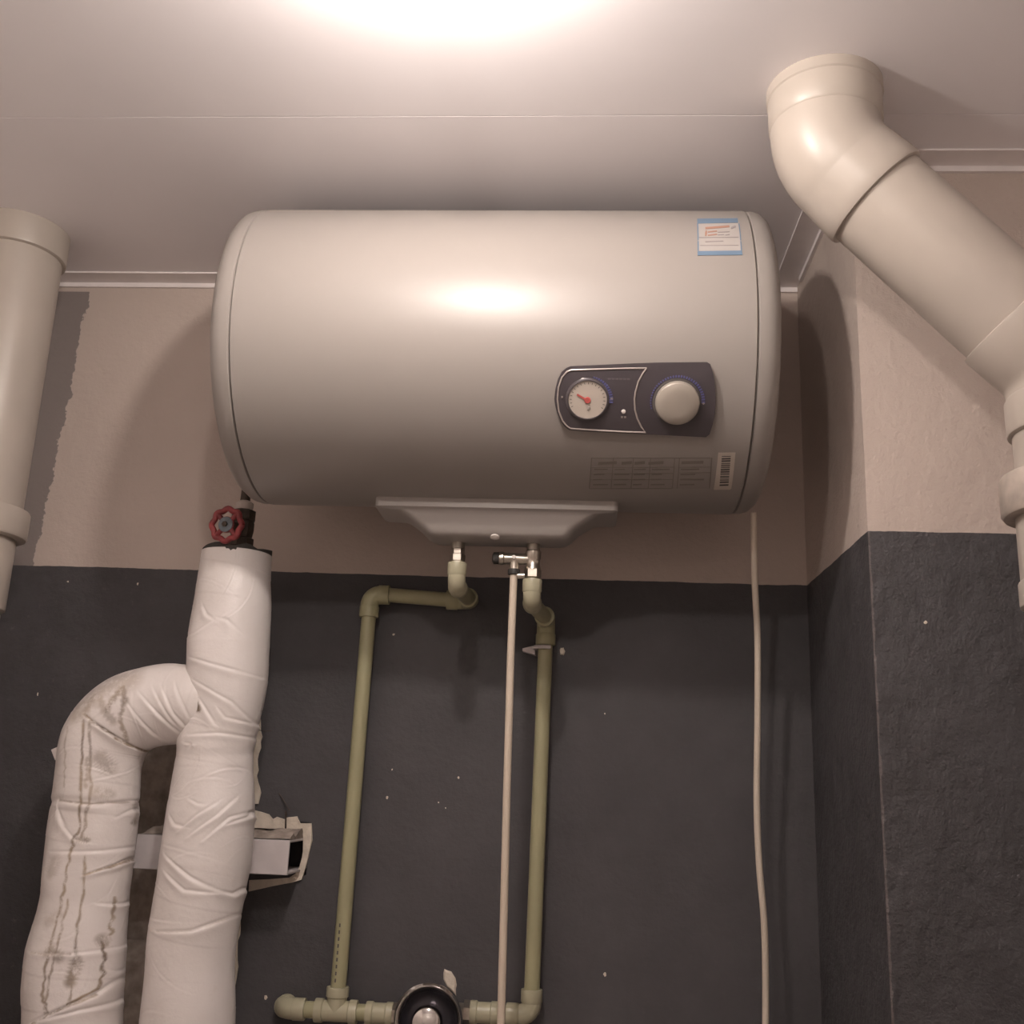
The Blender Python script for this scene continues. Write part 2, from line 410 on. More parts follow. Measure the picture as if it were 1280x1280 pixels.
def px_r(px, py, rpx):
    return abs(on_heater(px+rpx, py)[0]-on_heater(px-rpx, py)[0])/2
g, gx, gth = disc_on(*Z2(303, 322), .0072); gr = px_r(*Z2(303, 322), 139/5.565)
MB().lathe([(gr*1.1, 0), (gr*1.1, .0012), (gr*1.02, .003), (gr*.97, .003), (gr*.95, .0012)], g, 40, (False, False)).build('gauge_bezel', 'panel2', panel)
dial = MB().lathe([(gr*.97, 0), (gr*.97, .0016), (.0001, .0018)], g, 40).build('gauge_dial', 'dial', panel); dial['label'] = 'round cream temperature dial'
def local_box(mb, m, cx_, cy_, w, h, ang, z0, z1):
    r = Matrix.Rotation(ang, 4, 'Z'); vs = []
    for z in (z0, z1):
        for sx, sy in ((-1,-1),(1,-1),(1,1),(-1,1)):
            p = r @ Vector((sx*w/2, sy*h/2, 0)); vs.append(m @ Vector((cx_+p.x, cy_+p.y, z)))
    mb.add(vs, [(0,3,2,1),(4,5,6,7),(0,1,5,4),(1,2,6,5),(2,3,7,6),(3,0,4,7)])
nb = MB(); local_box(nb, g, -.26*gr, .12*gr, gr*.62, gr*.09, -.52, .0022, .003); nb.lathe([(gr*.17, .0019), (gr*.15, .0036), (.0001, .0038)], g @ Matrix.Translation((0, -.02*gr, 0)), 16)
nb.build('needle', 'needle', dial)
MB().lathe([(gr*.10, .0019), (gr*.08, .0028)], g @ Matrix.Translation((.05*gr, -.42*gr, 0)), 14).build('dial_stud', 'printgrey', dial)
mk = MB()
for k in range(19):
    a = math.radians(150-k*15 if False else 205-k*13); 
    local_box(mk, g, .84*gr*math.cos(a), .84*gr*math.sin(a), gr*.10, gr*.028, a, .0018, .0021)
mk.build('dial_marks', 'black', dial, smooth=False)
# scale arc printed right of the gauge
mk = MB()
for k in range(14):
    a = math.radians(75-k*6.2); local_box(mk, g, 1.17*gr*math.cos(a), 1.17*gr*math.sin(a), gr*.08, gr*(.07+.011*k), a+math.pi/2, .0004, .0014)
mk.build('scale_marks', 'blueprint', panel, smooth=False)
mk = MB(); local_box(mk, g, 1.2*gr, .08*gr, gr*.12, gr*.12, 0, .0004, .0014); mk.build('scale_marks', 'printgrey', panel, smooth=False); mk = MB(); local_box(mk, g, -1.27*gr, .12*gr, gr*.09, gr*.09, 0, .0004, .0014); mk.build('scale_marks', 'printgrey', panel, smooth=False)
MB().lathe([(gr*.11, .0), (gr*.11, .002), (.0001, .003)], disc_on(*Z2(270, 190), .0075)[0], 14).build('panel_lens', 'led', panel)
MB().lathe([(gr*.11, .0), (gr*.10, .002), (.0001, .003)], disc_on(*Z2(552, 402), .0075)[0], 14).build('indicator_lamp', 'led', panel)
mk = MB(); m_, _, _ = disc_on(*Z2(552, 440), .0074)
local_box(mk, m_, -.0022, 0, .0026, .0024, 0, 0, .0007); local_box(mk, m_, .0022, 0, .0026, .0024, 0, 0, .0007); mk.build('panel_print', 'printgrey', panel, smooth=False)
mk = MB(); m_, _, _ = disc_on(*Z2(520, 185), .0074)
for i in range(6): local_box(mk, m_, (i-2.5)*.0052, 0, .0042, .0022, 0, 0, .0005)
mk.build('panel_print', M['faint'], panel, smooth=False)
k_, kx, kth = disc_on(*Z2(922, 338), .0072); kr = px_r(*Z2(922, 338), 153/5.565)
MB().lathe([(kr*1.1, 0), (kr*1.09, .0012), (kr*1.02, .0018)], k_, 48, (False, True)).build('knob_recess', 'black', panel)
kb = MB().lathe([(kr*.99, .0015), (kr*1.0, .009), (kr*.98, .0115), (kr*.93, .0130), (kr*.5, .0142), (.0001, .0146)], k_, 48).build('thermostat_knob', 'knob', panel)
kb['label'] = 'round champagne thermostat knob'
mk = MB()
for k in range(34):
    a = math.radians(195-k*5.9); local_box(mk, k_, 1.19*kr*math.cos(a), 1.19*kr*math.sin(a), kr*.07, kr*(.05+.003*k), a+math.pi/2, .0002, .0012)
mk.build('scale_marks', 'blueprint', panel, smooth=False)
mk = MB(); local_box(mk, k_, 1.2*kr, -.05*kr, kr*.09, kr*.09, .78, .0004, .0014); mk.build('scale_marks', 'printgrey', panel, smooth=False)

# energy label
def Z3(x, y): return (850+x/12.8, 260+y/12.8)
def q3(pts): return poly_px([Z3(*p) for p in pts])
es = patch('energy_label', q3([(272,165),(925,165),(1000,765),(280,765)]), .0006, 'sticker_white', rows=8, cols=8, depth=.0005)
es['label'] = 'white and blue paper label'
patch('label_band', q3([(273,170),(922,170),(932,255),(275,255)]), .0009, 'sticker_blue', es, 4, 6, .0003)
patch('label_band', q3([(278,688),(990,688),(1000,765),(280,765)]), .0009, 'sticker_blue', es, 4, 6, .0003)
patch('label_band', q3([(272,255),(292,255),(300,690),(279,690)]), .0009, 'sticker_blue', es, 4, 6, .0003)
patch('label_band', q3([(932,255),(948,255),(990,690),(972,690)]), .0009, 'sticker_blue', es, 4, 6, .0003)
for (x0, y0, x1, y1, mt) in ((400,285,790,345,'sticker_red'),(395,368,430,455,'sticker_red'),(440,368,590,400,'sticker_red'),(440,420,590,452,'sticker_red'),(600,380,790,400,'sticker_grey'),(600,425,700,445,'sticker_grey'),(720,425,790,445,'sticker_grey'),
                             (300,470,930,482,'sticker_grey'),(400,530,690,552,'sticker_grey'),(810,290,890,340,'sticker_grey'),(320,600,930,608,'sticker_grey')):
    patch('label_print', q3([(x0,y0),(x1,y0),(x1+8,y1),(x0+6,y1)]), .0009, mt, es, 2, 4, .0003)
# rating plate print and bar code sticker
def Z4(x, y): return (720+x/5.818, 555+y/5.818)
def q4(pts): return poly_px([Z4(*p) for p in pts])
def bar4(x0, y0, x1, y1, mt='plateprint', nm='plate_print', par=None, lift=.0005):
    dx = lambda yy: -(yy-90)*.08
    patch(nm, q4([(x0+dx(y0),y0),(x1+dx(y0),y0),(x1+dx(y1),y1),(x0+dx(y1),y1)]), lift, mt, par, 12 if y1-y0 > 40 else 3, 4, .0003)
t = NT('rating plate film'); t.set(.4); t.base((.275, .248, .229)); M['plate'] = t.m
plate = patch('rating_plate', q4([(112,95),(985,95),(958,325),(95,325)]), .0003, 'plate', rows=20, cols=8, depth=.0004)
for y_ in (98, 165, 210, 255, 320): bar4(115, y_, 720 if y_ > 100 else 985, y_+5, par=plate)
for x_ in (112, 270, 415, 540, 715, 750, 985): bar4(x_, 98, x_+6, 322, par=plate)
for y_ in (165, 205): bar4(755, y_, 985, y_+5, par=plate)
for x0, x1 in ((165,300),(335,410),(430,505),(530,640)): bar4(x0, 122, x1, 150, 'plateprint', par=plate)
for r_ in range(4):
    for (x0, x1) in ((140,250),(290,400),(430,525),(560,690),(770,960)):
        bar4(x0, 177+r_*37, x0+(x1-x0)*random.uniform(.5,1), 188+r_*37, 'plateprint', par=plate)
bar4(770, 120, 930, 145, 'plateprint', par=plate)
bc = patch('barcode_sticker', q4([(1035,62),(1160,62),(1128,330),(1002,330)]), .0006, 'dial', rows=16, cols=4, depth=.0005)
bc['label'] = 'small upright bar code sticker'
yy = 85
while yy < 300:
    h_ = random.choice((5, 8, 12)); bar4(1060, yy, 1125, yy+h_, 'black', 'barcode_bar', bc, .0009); yy += h_+random.choice((4, 6, 9))

# pressed cover under the tank, with the pipe connections
P = .300
def ringrect(x0, x1, y0, y1, z, r, n=6):
    out = []
    for cx_, cy_, a0 in ((x1-r, y1-r, 0), (x0+r, y1-r, 90), (x0+r, y0+r, 180), (x1-r, y0+r, 270)):
        for k in range(n+1):
            a = math.radians(a0+90*k/n); out.append(Vector((cx_+r*math.cos(a), cy_+r*math.sin(a), z)))
    return out
rings = [ringrect(-.314, .051, -.298, -.205, .4290, .006), ringrect(-.317, .054, -.302, -.200, .4265, .007), ringrect(-.317, .054, -.302, -.200, .4125, .007), ringrect(-.313, .050, -.299, -.204, .4105, .006),
         ringrect(-.284, .026, -.296, -.207, .4085, .012), ringrect(-.272, .016, -.294, -.209, .403, .016), ringrect(-.252, -.006, -.293, -.211, .388, .018),
         ringrect(-.240, -.016, -.290, -.214, .3765, .016), ringrect(-.231, -.024, -.283, -.217, .3715, .014), ringrect(-.213, -.04, -.27, -.222, .371, .010)]
vs = []; fs = []; n = len(rings[0])
for rg in rings: vs += rg
for j in range(len(rings)-1):
    for i in range(n): fs.append((j*n+i, j*n+(i+1) % n, (j+1)*n+(i+1) % n, (j+1)*n+i))
fs.append(tuple((len(rings)-1)*n+i for i in range(n)))
cov = MB().add(vs, fs).build('bottom_cover', 'cover', heater, True, 50)
MB().lathe([(.007, 0), (.007, .002), (.004, .0035)], axis_mat((-.132, -.282, .3725), (0, -.35, -.93)), 18).build('cover_screw', 'led', cov)
YP = -.240
hx, cx2 = -.1925, -.0745
for nm, x_ in (('hot_outlet', hx), ('cold_inlet', cx2)):
    MB().lathe([(.0105, 0), (.0105, -.0155)], axis_mat((x_, YP, .3765), (0, 0, 1)), 24).build(nm, 'brass', heater)

# ------------------------------------------------------------------ water pipes
def pipe_seg(name, p, q, r, mat, parent): return MB().tube([p, q], r, 20).build(name, mat, parent)
def fitting(name, pts, rad, r, mat, parent, lip=.0012, lipl=.020):
    path = bend(pts, rad) if len(pts) > 2 else [Vector(p) for p in pts]
    b = MB(); b.tube(path, r, 24)
    for a, c in ((path[0], path[1]), (path[-1], path[-2])):
        d = (Vector(c)-Vector(a)).normalized(); b.lathe([(r, -.0002), (r+lip*.7, 0), (r+lip, .0015), (r+lip, lipl-.002), (r, lipl)], axis_mat(a, d, d.orthogonal()), 24)
    return b.build(name, mat, parent)
RP, RF = .0126, .0158
YW = -.032
zh = .304
hot = thing('hot_water_pipe', 'pale green water pipe run from tank left outlet down to the pipe tee', 'pipe', (-.372, YW, -.36))
MB().lathe([(.0105, .0), (.0105, -.008), (.0120, -.009), (.0120, -.019), (.0105, -.020), (.0105, -.026)], axis_mat((hx, YP, .3605), (0, 0, 1)), 6, (True, True)).build('union_nut', 'brass', hot)
fitting('elbow', [(hx, YP, .3385), (hx, YP, zh), (hx, YP+.035, zh)], .017, .0138, 'ppr_fit', hot)
pipe_seg('pipe', (hx, YP+.03, zh), (hx, YW-.026, zh+.012), .0130, 'ppr', hot)
fitting('elbow', [(hx, YW-.030, zh+.012), (hx, YW, zh+.012), (hx-.040, YW, zh+.012)], .017, RF, 'ppr', hot)
pipe_seg('pipe', (hx-.03, YW, zh+.012), (-.335, YW, zh+.018), RP, 'ppr', hot)
fitting('elbow', [(-.334, YW, zh+.018), (-.368, YW, zh+.018), (-.368, YW, zh-.022)], .018, RF, 'ppr', hot)
pipe_seg('pipe', (-.368, YW, zh-.018), (-.374, YW, -.322), RP, 'ppr', hot)
zb = -.352
def tee(parent, x_, half, up_, mat='ppr_fit'):
    b = MB(); b.tube([(x_-half, YW, zb), (x_+half, YW, zb)], RF, 24)
    for s in (-1, 1):
        b.lathe([(RF, -.0002), (RF+.0018, 0), (RF+.0022, .0015), (RF+.0022, .012), (RF, .014)], axis_mat((x_+s*half, YW, zb), (-s, 0, 0), (0, 0, 1)), 24)
    b.tube([(x_, YW, zb), (x_, YW, zb+up_)], RF, 24)
    b.lathe([(RF, -.0002), (RF+.0018, 0), (RF+.0022, .0015), (RF+.0022, .014), (RF, .016)], axis_mat((x_, YW, zb+up_), (0, 0, -1)), 24)
    return b.build('tee', mat, parent)
tee(hot, -.3745, .034, .036)
pipe_seg('pipe', (-.3745-.03, YW, zb), (-.43, YW, zb), RP, 'ppr', hot)
fitting('elbow', [(-.425, YW, zb), (-.462, YW, zb), (-.462, YW+.03, zb)], .018, RF, 'ppr_fit', hot)
pipe_seg('pipe', (-.345, YW, zb), (-.318, YW, zb), RP, 'ppr', hot)
fitting('coupling', [(-.326, YW, zb), (-.283, YW, zb)], .01, RF, 'ppr_fit', hot, .0018, .012)
MB().lathe([(.0175, 0), (.0175, .011), (.013, .012), (.013, .02)], axis_mat((-.284, YW, zb), (1, 0, 0), (0, 0, 1)), 6).build('union_nut', 'brass', hot)
# printed marking on the riser
mk = MB()
for i in range(9):
    z_ = -.225-.009*i*1.15; xx = -.368-.006*((zh-z_)/(zh+.322))
    mk.box((xx-.0045, YW-.0124, z_), (xx-.0015+.001*(i % 3), YW-.0112, z_+.0055))
mk.build('pipe_print', 'black', hot, smooth=False)

cold = thing('cold_water_pipe', 'pale green water pipe run below the brass safety valve, right of the hose', 'pipe', (-.063, YW, -.36))
zc_ = .282
fitting('elbow', [(cx2, YP, .315), (cx2, YP, zc_), (cx2, YP+.036, zc_)], .017, .0138, 'ppr_fit', cold)
pipe_seg('pipe', (cx2, YP+.03, zc_), (-.060, YW-.035, zc_+.004), RP, 'ppr', cold)
fitting('elbow', [(-.060, YW-.04, zc_+.004), (-.058, YW, zc_+.004), (-.058, YW, zc_-.04)], .018, RF, 'ppr', cold)
pipe_seg('pipe', (-.058, YW, zc_-.036), (-.0635, YW, -.322), RP, 'ppr', cold)
zb2 = -.343
fitting('elbow', [(-.0635, YW, zb2+.038), (-.0635, YW, zb2), (-.103, YW, zb2)], .018, RF, 'ppr_fit', cold)
pipe_seg('pipe', (-.098, YW, zb2), (-.125, YW, zb2), RP, 'ppr', cold)
fitting('coupling', [(-.116, YW, zb2), (-.160, YW, zb2)], .01, RF, 'ppr_fit', cold, .0018, .012)
MB().lathe([(.0175, 0), (.0175, .011), (.013, .012), (.013, .02)], axis_mat((-.159, YW, zb2), (-1, 0, 0), (0, 0, 1)), 6).build('union_nut', 'brass', cold)
# wall clip
b = MB(); b.tube([(-.0585+.019*math.cos(a), YW+.019*math.sin(a), zc_-.045) for a in [math.radians(-60-k*20) for k in range(9)]], .0035, 8)
b.add([(-.098,-.020,zc_-.049),(-.098,-.020,zc_-.045),(-.076,-.026,zc_-.040),(-.076,-.026,zc_-.056),(-.098,0,zc_-.049),(-.098,0,zc_-.045),(-.072,0,zc_-.040),(-.072,0,zc_-.056)],[(0,1,2,3),(7,6,5,4),(0,4,5,1),(1,5,6,2),(2,6,7,3),(3,7,4,0)]); b.build('pipe_clip', 'beam', cold)

# safety valve between inlet and cold elbow
sv = thing('safety_valve', 'small nickel-plated safety valve under the right tank connection', 'valve', (cx2, YP, .30))
m = axis_mat((cx2, YP, .364), (0, 0, -1))
body = MB().lathe([(.0105, .003), (.0125, .005), (.0125, .016), (.0112, .018), (.0112, .028), (.0125, .030), (.0125, .034)], m, 28); 
body.tube([(cx2, YP, .347), (cx2-.052, YP-.004, .347)], .0088, 20)
body.lathe([(.0088, 0), (.0105, .002), (.0105, .008), (.0088, .009)], axis_mat((cx2-.044, YP-.0035, .347), (-1, 0, 0), (0, 0, 1)), 20)
body.tube([(cx2-.029, YP-.003, .347), (cx2-.029, YP-.003, .327)], .0075, 18)
body.build('valve_body', 'brass', sv)
MB().lathe([(.0135, 0), (.0135, .012), (.010, .0135), (.0088, .014), (.0088, .020)], axis_mat((cx2, YP, .3305), (0, 0, -1)), 6).build('union_nut', 'brass', sv)
MB().lathe([(.007, 0), (.0095, .001), (.0095, .009), (.006, .011)], axis_mat((cx2-.052, YP-.004, .347), (-1, 0, 0), (0, 0, 1)), 20).build('spring_cap', 'blackrub', sv)
MB().lathe([(.009, 0), (.0095, .001), (.0095, .008), (.0075, .009)], axis_mat((cx2-.029, YP-.003, .330), (0, 0, -1)), 20).build('hose_clamp', 'blackrub', sv)
MB().tube([(cx2-.029, YP-.013, .347), (cx2-.029, YP-.018, .347)], .003, 10).build('test_pin', 'led', sv)
MB().lathe([(.005, 0), (.005, .012)], axis_mat((cx2-.012, YP-.004, .320), (-1, 0, 0), (0, 0, 1)), 12).build('drain_stub', 'brass', sv)
hose = MB().tube([(cx2-.029, YP-.003, .325), (cx2-.029, YP-.003, .20), (cx2-.028, YP+.01, 0), (cx2-.026, YP+.02, -.2), (cx2-.023, YP+.03, -.5), (cx2-.022, YP+.03, -.72)], .0058, 16).build('drain_hose', 'tubew')
tag(hose, 'thin straight cream drain hose hanging from the brass safety valve', 'hose')

# chrome valve at the bottom
cv = thing('chrome_valve', 'round chrome valve with dished cover at the bottom edge', 'valve', (-.221, YW, zb-.06))
m = axis_mat((-.2205, YW-.012, -.349), (0, -1, 0), (1, 0, 0))
MB().lathe([(.022, -.01), (.040, .0), (.050, .018), (.0535, .032), (.0535, .036), (.0505, .0385), (.0465, .0365), (.0440, .031), (.0435, .028)], m, 64, (True, False)).build('cover_ring', 'chrome', cv)
MB().lathe([(.0445, .031), (.040, .020), (.030, .014), (.017, .013)], m, 64, (False, False)).build('dish', 'darkmetal', cv)
MB().lathe([(.018, .010), (.018, .026), (.0235, .034), (.0240, .052), (.021, .060), (.012, .0645), (.0005, .066)], m, 40).build('knob', 'chrome', cv)
MB().tube([(-.2605, YW, -.3505), (-.1815, YW, -.346)], .0135, 20).build('valve_body', 'brass', cv)

# ------------------------------------------------------------------ power cord
pts = [at(942, 641, -.20), at(942.5, 685, -.19), at(944, 740, -.16), at(947, 800, -.13), at(947, 900, -.115), at(946, 1000, -.105), at(949, 1080, -.10), at(955, 1150, -.095), at(957, 1220, -.09), at(957, 1300, -.09), at(957, 1420, -.085)]
def smooth_path(pts, n=8):
    pts = [Vector(p) for p in pts]; out = []
    q = [pts[0]*2-pts[1]] + pts + [pts[-1]*2-pts[-2]]
    for i in range(1, len(q)-2):
        for k in range(n):
            t_ = k/n; a, b_, c, d = q[i-1], q[i], q[i+1], q[i+2]
            out.append(.5*((2*b_)+(c-a)*t_+(2*a-5*b_+4*c-d)*t_*t_+(3*b_-a-3*c+d)*t_**3))
    out.append(pts[-1]); return out
pw = MB().tube(smooth_path(pts), .0052, 14).build('power_cord', 'cord')
tag(pw, 'white power cord hanging from the right end of the water heater', 'cord')

# ------------------------------------------------------------------ drain pipes
dl = thing('drain_pipe', 'straight vertical cream drain pipe at the left edge, running into the ceiling', 'drain pipe', (-1.015, -.195, -EYE))
c = Vector((-1.015, -.195, 0)); 
def vlathe(prof, name, mat, par, cx_, cy_, seg=72):
    return MB().lathe([(r_, z) for r_, z in prof], Matrix.Translation((cx_, cy_, 0)), seg).build(name, mat, par)
vlathe([(.0755, .40), (.0755, .89)], 'pipe', 'pvc', dl, c.x, c.y)
vlathe([(.0765, .880), (.0815, .882), (.0825, .886), (.0825, ZC+.006)], 'collar', 'pvc', dl, c.x, c.y)
vlathe([(.078, .372), (.0865, .374), (.0885, .378), (.0885, .418), (.0865, .421), (.078, .423)], 'coupling_ring', 'pvc', dl, c.x, c.y)
vlathe([(.069, .252), (.072, .254), (.0725, .258), (.0725, .375), (.070, .378)], 'socket', 'pvc', dl, c.x, c.y)
vlathe([(.066, -EYE), (.066, .26)], 'lower_pipe', 'pvc', dl, c.x, c.y)

dr = thing('drain_pipe', 'cream drain pipe with 45 degree elbows offset across the right-hand wall', 'drain pipe', (.597, -.58, -EYE))
RY = -.58
V1, V2 = Vector((.316, RY, .838)), Vector((.600, RY, .533)); dv = (V2-V1).normalized()
A0 = Vector((.316, RY, ZC+.006))
el = MB(); path = bend([Vector((.316, RY, .882)), V1, V1+dv*.088], .085, 14)
el.tube(path, .0725, 64); el.build('elbow', 'pvc', dr)
MB().lathe([(.0725, .876), (.0745, .8785), (.0748, .90), (.0748, .918), (.0765, .920), (.0765, ZC+.006)], Matrix.Translation((.316, RY, 0)), 72).build('collar', 'pvc', dr)
m = axis_mat(V1, dv, (0, 1, 0)); L = (V2-V1).length
MB().lathe([(.0724, .035), (.0738, .055), (.0752, .075), (.0755, .088), (.0745, .091), (.069, .092)], m, 72).build('elbow_socket', 'pvc', dr)
MB().lathe([(.0695, .085), (.0695, L-.08)], m, 72).build('offset_pipe', 'pvc', dr)
MB().lathe([(.070, L-.094), (.0735, L-.093), (.0745, L-.089), (.0738, L-.055), (.0724, L-.035)], m, 72).build('elbow_socket', 'pvc', dr)
path = bend([V2-dv*.05, V2, V2-Vector((0, 0, .05))], .085, 14)
MB().tube(path, .0725, 64).build('elbow', 'pvc', dr)
q = lambda prof, nm, mt='pvc': vlathe(prof, nm, mt, dr, V2.x, V2.y)
q([(.0715, .447), (.0745, .449), (.0755, .453), (.0755, .492), (.0725, .497)], 'elbow_socket')
q([(.0695, .33), (.0695, .46)], 'pipe')
q([(.070, .343), (.086, .344), (.089, .348), (.089, .389), (.087, .394), (.070, .396)], 'coupling_ring', 'pvc_dirty')
q([(.073, .232), (.076, .234), (.0765, .238), (.0765, .262), (.0755, .264), (.0735, .266), (.0735, .35)], 'socket')
q([(.066, -EYE), (.066, .24)], 'lower_pipe')

# ------------------------------------------------------------------ insulated pipes
YI = -.155
def Z6(x, y): return (x/2.56, 780+y/2.56)
def wrap_tube(name, ctrl, pitch, creases, rings_, stains, parent, lumps=.0016, nseg=240, step=.0016, seed=0):
    """ctrl: (px, py, radius_px, Y). Lofted wrap with spiral lap edges, folds, stains and dark fold lines."""
    P3 = [at(a, b_, Y) for a, b_, _, Y in ctrl]; R3 = [r_/F*(Y+DIST)*1.03 for _, _, r_, Y in ctrl]
    q = smooth_path(P3, 24); k = len(P3)-1
    qa = np.array([tuple(v) for v in q]); ql = np.concatenate([[0], np.cumsum(np.linalg.norm(np.diff(qa, axis=0), axis=1))])
    ri = np.interp(np.arange(len(q))/24.0, np.arange(k+1), R3)
    n = int(ql[-1]/step); tl = np.linspace(0, ql[-1], n)
    C = np.stack([np.interp(tl, ql, qa[:, i]) for i in range(3)], 1)
    for _ in range(6): C[1:-1] = (C[:-2]+C[1:-1]*2+C[2:])/4
    RR = np.interp(tl, ql, ri)
    T = np.gradient(C, axis=0); T /= np.linalg.norm(T, axis=1)[:, None]
    ref = np.array([0, 1.0, 0]); N = ref[None]-T*(T@ref)[:, None]; N /= np.linalg.norm(N, axis=1)[:, None]; B = np.cross(T, N)
    ph = np.linspace(0, 2*np.pi, nseg, endpoint=False)
    dirs = N[:, None, :]*np.cos(ph)[None, :, None]+B[:, None, :]*np.sin(ph)[None, :, None]
    pos = C[:, None, :]+dirs*RR[:, None, None]
    X, Zz = pos[..., 0], pos[..., 2]; front = dirs[..., 1] < .25
    disp = np.zeros((n, nseg))
    sp = (tl[:, None]/pitch+ph[None]/(2*np.pi)) % 1.0
    disp += (.00055*np.clip(sp*1.02, 0, 1)-.00055*np.clip((sp-.96)/.04, 0, 1))*(.5+.5*np.sin(tl*23+1))[:, None]
    # low-frequency lumps
    rng = np.random.RandomState(seed)
    for _ in range(26):
        kx, kz, p0 = rng.uniform(-1, 1)*70, rng.uniform(-1, 1)*60, rng.uniform(0, 6.28)
        disp += lumps*.16*np.sin(kx*X+kz*Zz+p0+40*pos[..., 1]*rng.uniform(-1, 1))
    def seg_dist(poly):
        best = np.full(X.shape, 9.0); sgn = np.zeros(X.shape); tt_all = np.zeros(X.shape)
        pw_ = [at(*Z6(*p_), -.21) for p_ in poly]; m_ = len(pw_)-1
        for i in range(m_):
            ax, az, bx, bz = pw_[i].x, pw_[i].z, pw_[i+1].x, pw_[i+1].z
            dx, dz = bx-ax, bz-az; L2 = dx*dx+dz*dz
            u = np.clip(((X-ax)*dx+(Zz-az)*dz)/L2, 0, 1)
            d = np.hypot(X-ax-u*dx, Zz-az-u*dz); s_ = np.sign((X-ax)*dz-(Zz-az)*dx)
            mk_ = d < best; best[mk_] = d[mk_]; sgn[mk_] = s_[mk_]; tt_all[mk_] = (u[mk_]+i)/m_
        return best, sgn, tt_all
    for poly, amp, wd_ in creases:
        d, s_, tt = seg_dist(poly); taper = np.sin(np.pi*np.clip(tt, .04, .96))**.6
        wloc = wd_*(.7+.5*tt)
        sd = s_*d; wloc = wloc*.8
        fold = np.exp(-((sd-wloc*.9)/(wloc*np.where(sd > wloc*.9, 2.2, .7)))**2)*1.0 - np.exp(-((sd+wloc*.25)/(wloc*.55))**2)*.9
        disp += np.where(front, amp*taper*fold, 0)
    # random fine creases
    for _ in range(70):
        i0 = rng.randint(0, n); j0 = rng.uniform(0, 2*np.pi); ang = rng.uniform(-.9, .9)+(.6 if rng.rand() < .7 else -.6)
        L_ = rng.uniform(.02, .06); w_ = rng.uniform(.0010, .0024); am = rng.uniform(.0003, .0009)
        du = ((ph[None]-j0+np.pi) % (2*np.pi)-np.pi)*RR[:, None]; dt = tl[:, None]-tl[i0]
        a_ = du*np.cos(ang)+dt*np.sin(ang); c_ = -du*np.sin(ang)+dt*np.cos(ang)+12*a_*a_*rng.uniform(-1, 1)
        disp += am*np.exp(-(a_/L_)**2)*((c_/w_)*np.exp(-(c_/w_)**2)*1.5)
    for (pyy, amp, wd_) in rings_:
        zr = at(ctrl[len(ctrl)//2][0], pyy, YI).z; wob = .004*np.sin(ph*2+pyy)
        d = (C[:, 2][:, None]-zr+wob[None])
        disp += amp*np.exp(-(d/wd_)**2)
    pos = pos+dirs*disp[..., None]
    st = np.zeros(X.shape)
    for poly, wd_, am in stains:
        if wd_ < .004:
            fine = []
            for (xa, ya), (xb, yb) in zip(poly[:-1], poly[1:]):
                fine += [(xa+(xb-xa)*k/6+rng.uniform(-5, 5)*(k > 0), ya+(yb-ya)*k/6) for k in range(6)]
            poly = fine+[poly[-1]]
        d, s_, tt = seg_dist(poly); wv = wd_*(.65+.5*np.abs(np.sin(tt*17+len(poly))))
        st = np.maximum(st, np.where(front, am*np.clip(1.5-d/wv*1.0, 0, 1), 0))
    verts = pos.reshape(-1, 3)
    idx = np.arange(n*nseg).reshape(n, nseg); nx_ = np.roll(idx, -1, axis=1)
    faces = np.stack([idx[:-1], nx_[:-1], nx_[1:], idx[1:]], -1).reshape(-1, 4)
    me = bpy.data.meshes.new(name)
    off = np.array([0, 0, EYE])-np.array(parent.location)
    caps = [tuple(int(v) for v in idx[0][::-1]), tuple(int(v) for v in idx[-1])]
    me.from_pydata((verts+off).tolist(), [], faces.tolist()+caps)
    at_ = me.attributes.new('stain_fold', 'FLOAT', 'POINT'); at_.data.foreach_set('value', st.reshape(-1).astype(np.float32))
    me.materials.append(M['tape'])
    bm = bmesh.new(); bm.from_mesh(me); bmesh.ops.recalc_face_normals(bm, faces=bm.faces[:])
    for f in bm.faces: f.smooth = len(f.verts) == 4
    bm.to_mesh(me); bm.free()
    o = bpy.data.objects.new(name, me); COL.objects.link(o); o.parent = parent; return o
ins = thing('insulated_pipe', 'two thick pipes joined by an arched branch, wrapped in creased white tape', 'pipe', (-.572, YI, -EYE))
main_cr = [([(600,105),(680,130),(810,165)], .0022, .004), ([(620,180),(740,250),(800,325)], .0026, .004), ([(640,240),(665,280),(690,320)], .0022, .004),
           ([(580,660),(640,610),(700,570)], .0024, .0035), ([(610,680),(700,610),(745,560)], .0024, .0035), ([(525,740),(620,810),(690,850)], .0028, .0045),
           ([(520,790),(600,850),(680,860)], .0022, .004), ([(690,850),(730,870),(760,850)], .0024, .005), ([(500,985),(620,980),(750,935)], .0018, .005),
           ([(600,355),(700,350),(815,365)], .0016, .004), ([(535,610),(560,640),(600,650)], .0018, .004), ([(725,640),(770,620),(800,560)], .0022, .004), ([(660,690),(730,620),(790,600)], .0018, .004),
           ([(585,380),(610,385),(600,395)], .0016, .003), ([(610,560),(640,575),(660,578)], .0016, .003), ([(645,-60),(660,-30),(690,-10)], .0024, .004), ([(690,-20),(730,-10),(760,20)], .0016, .005),
           ([(700,270),(720,300),(800,320)], .0020, .004)]
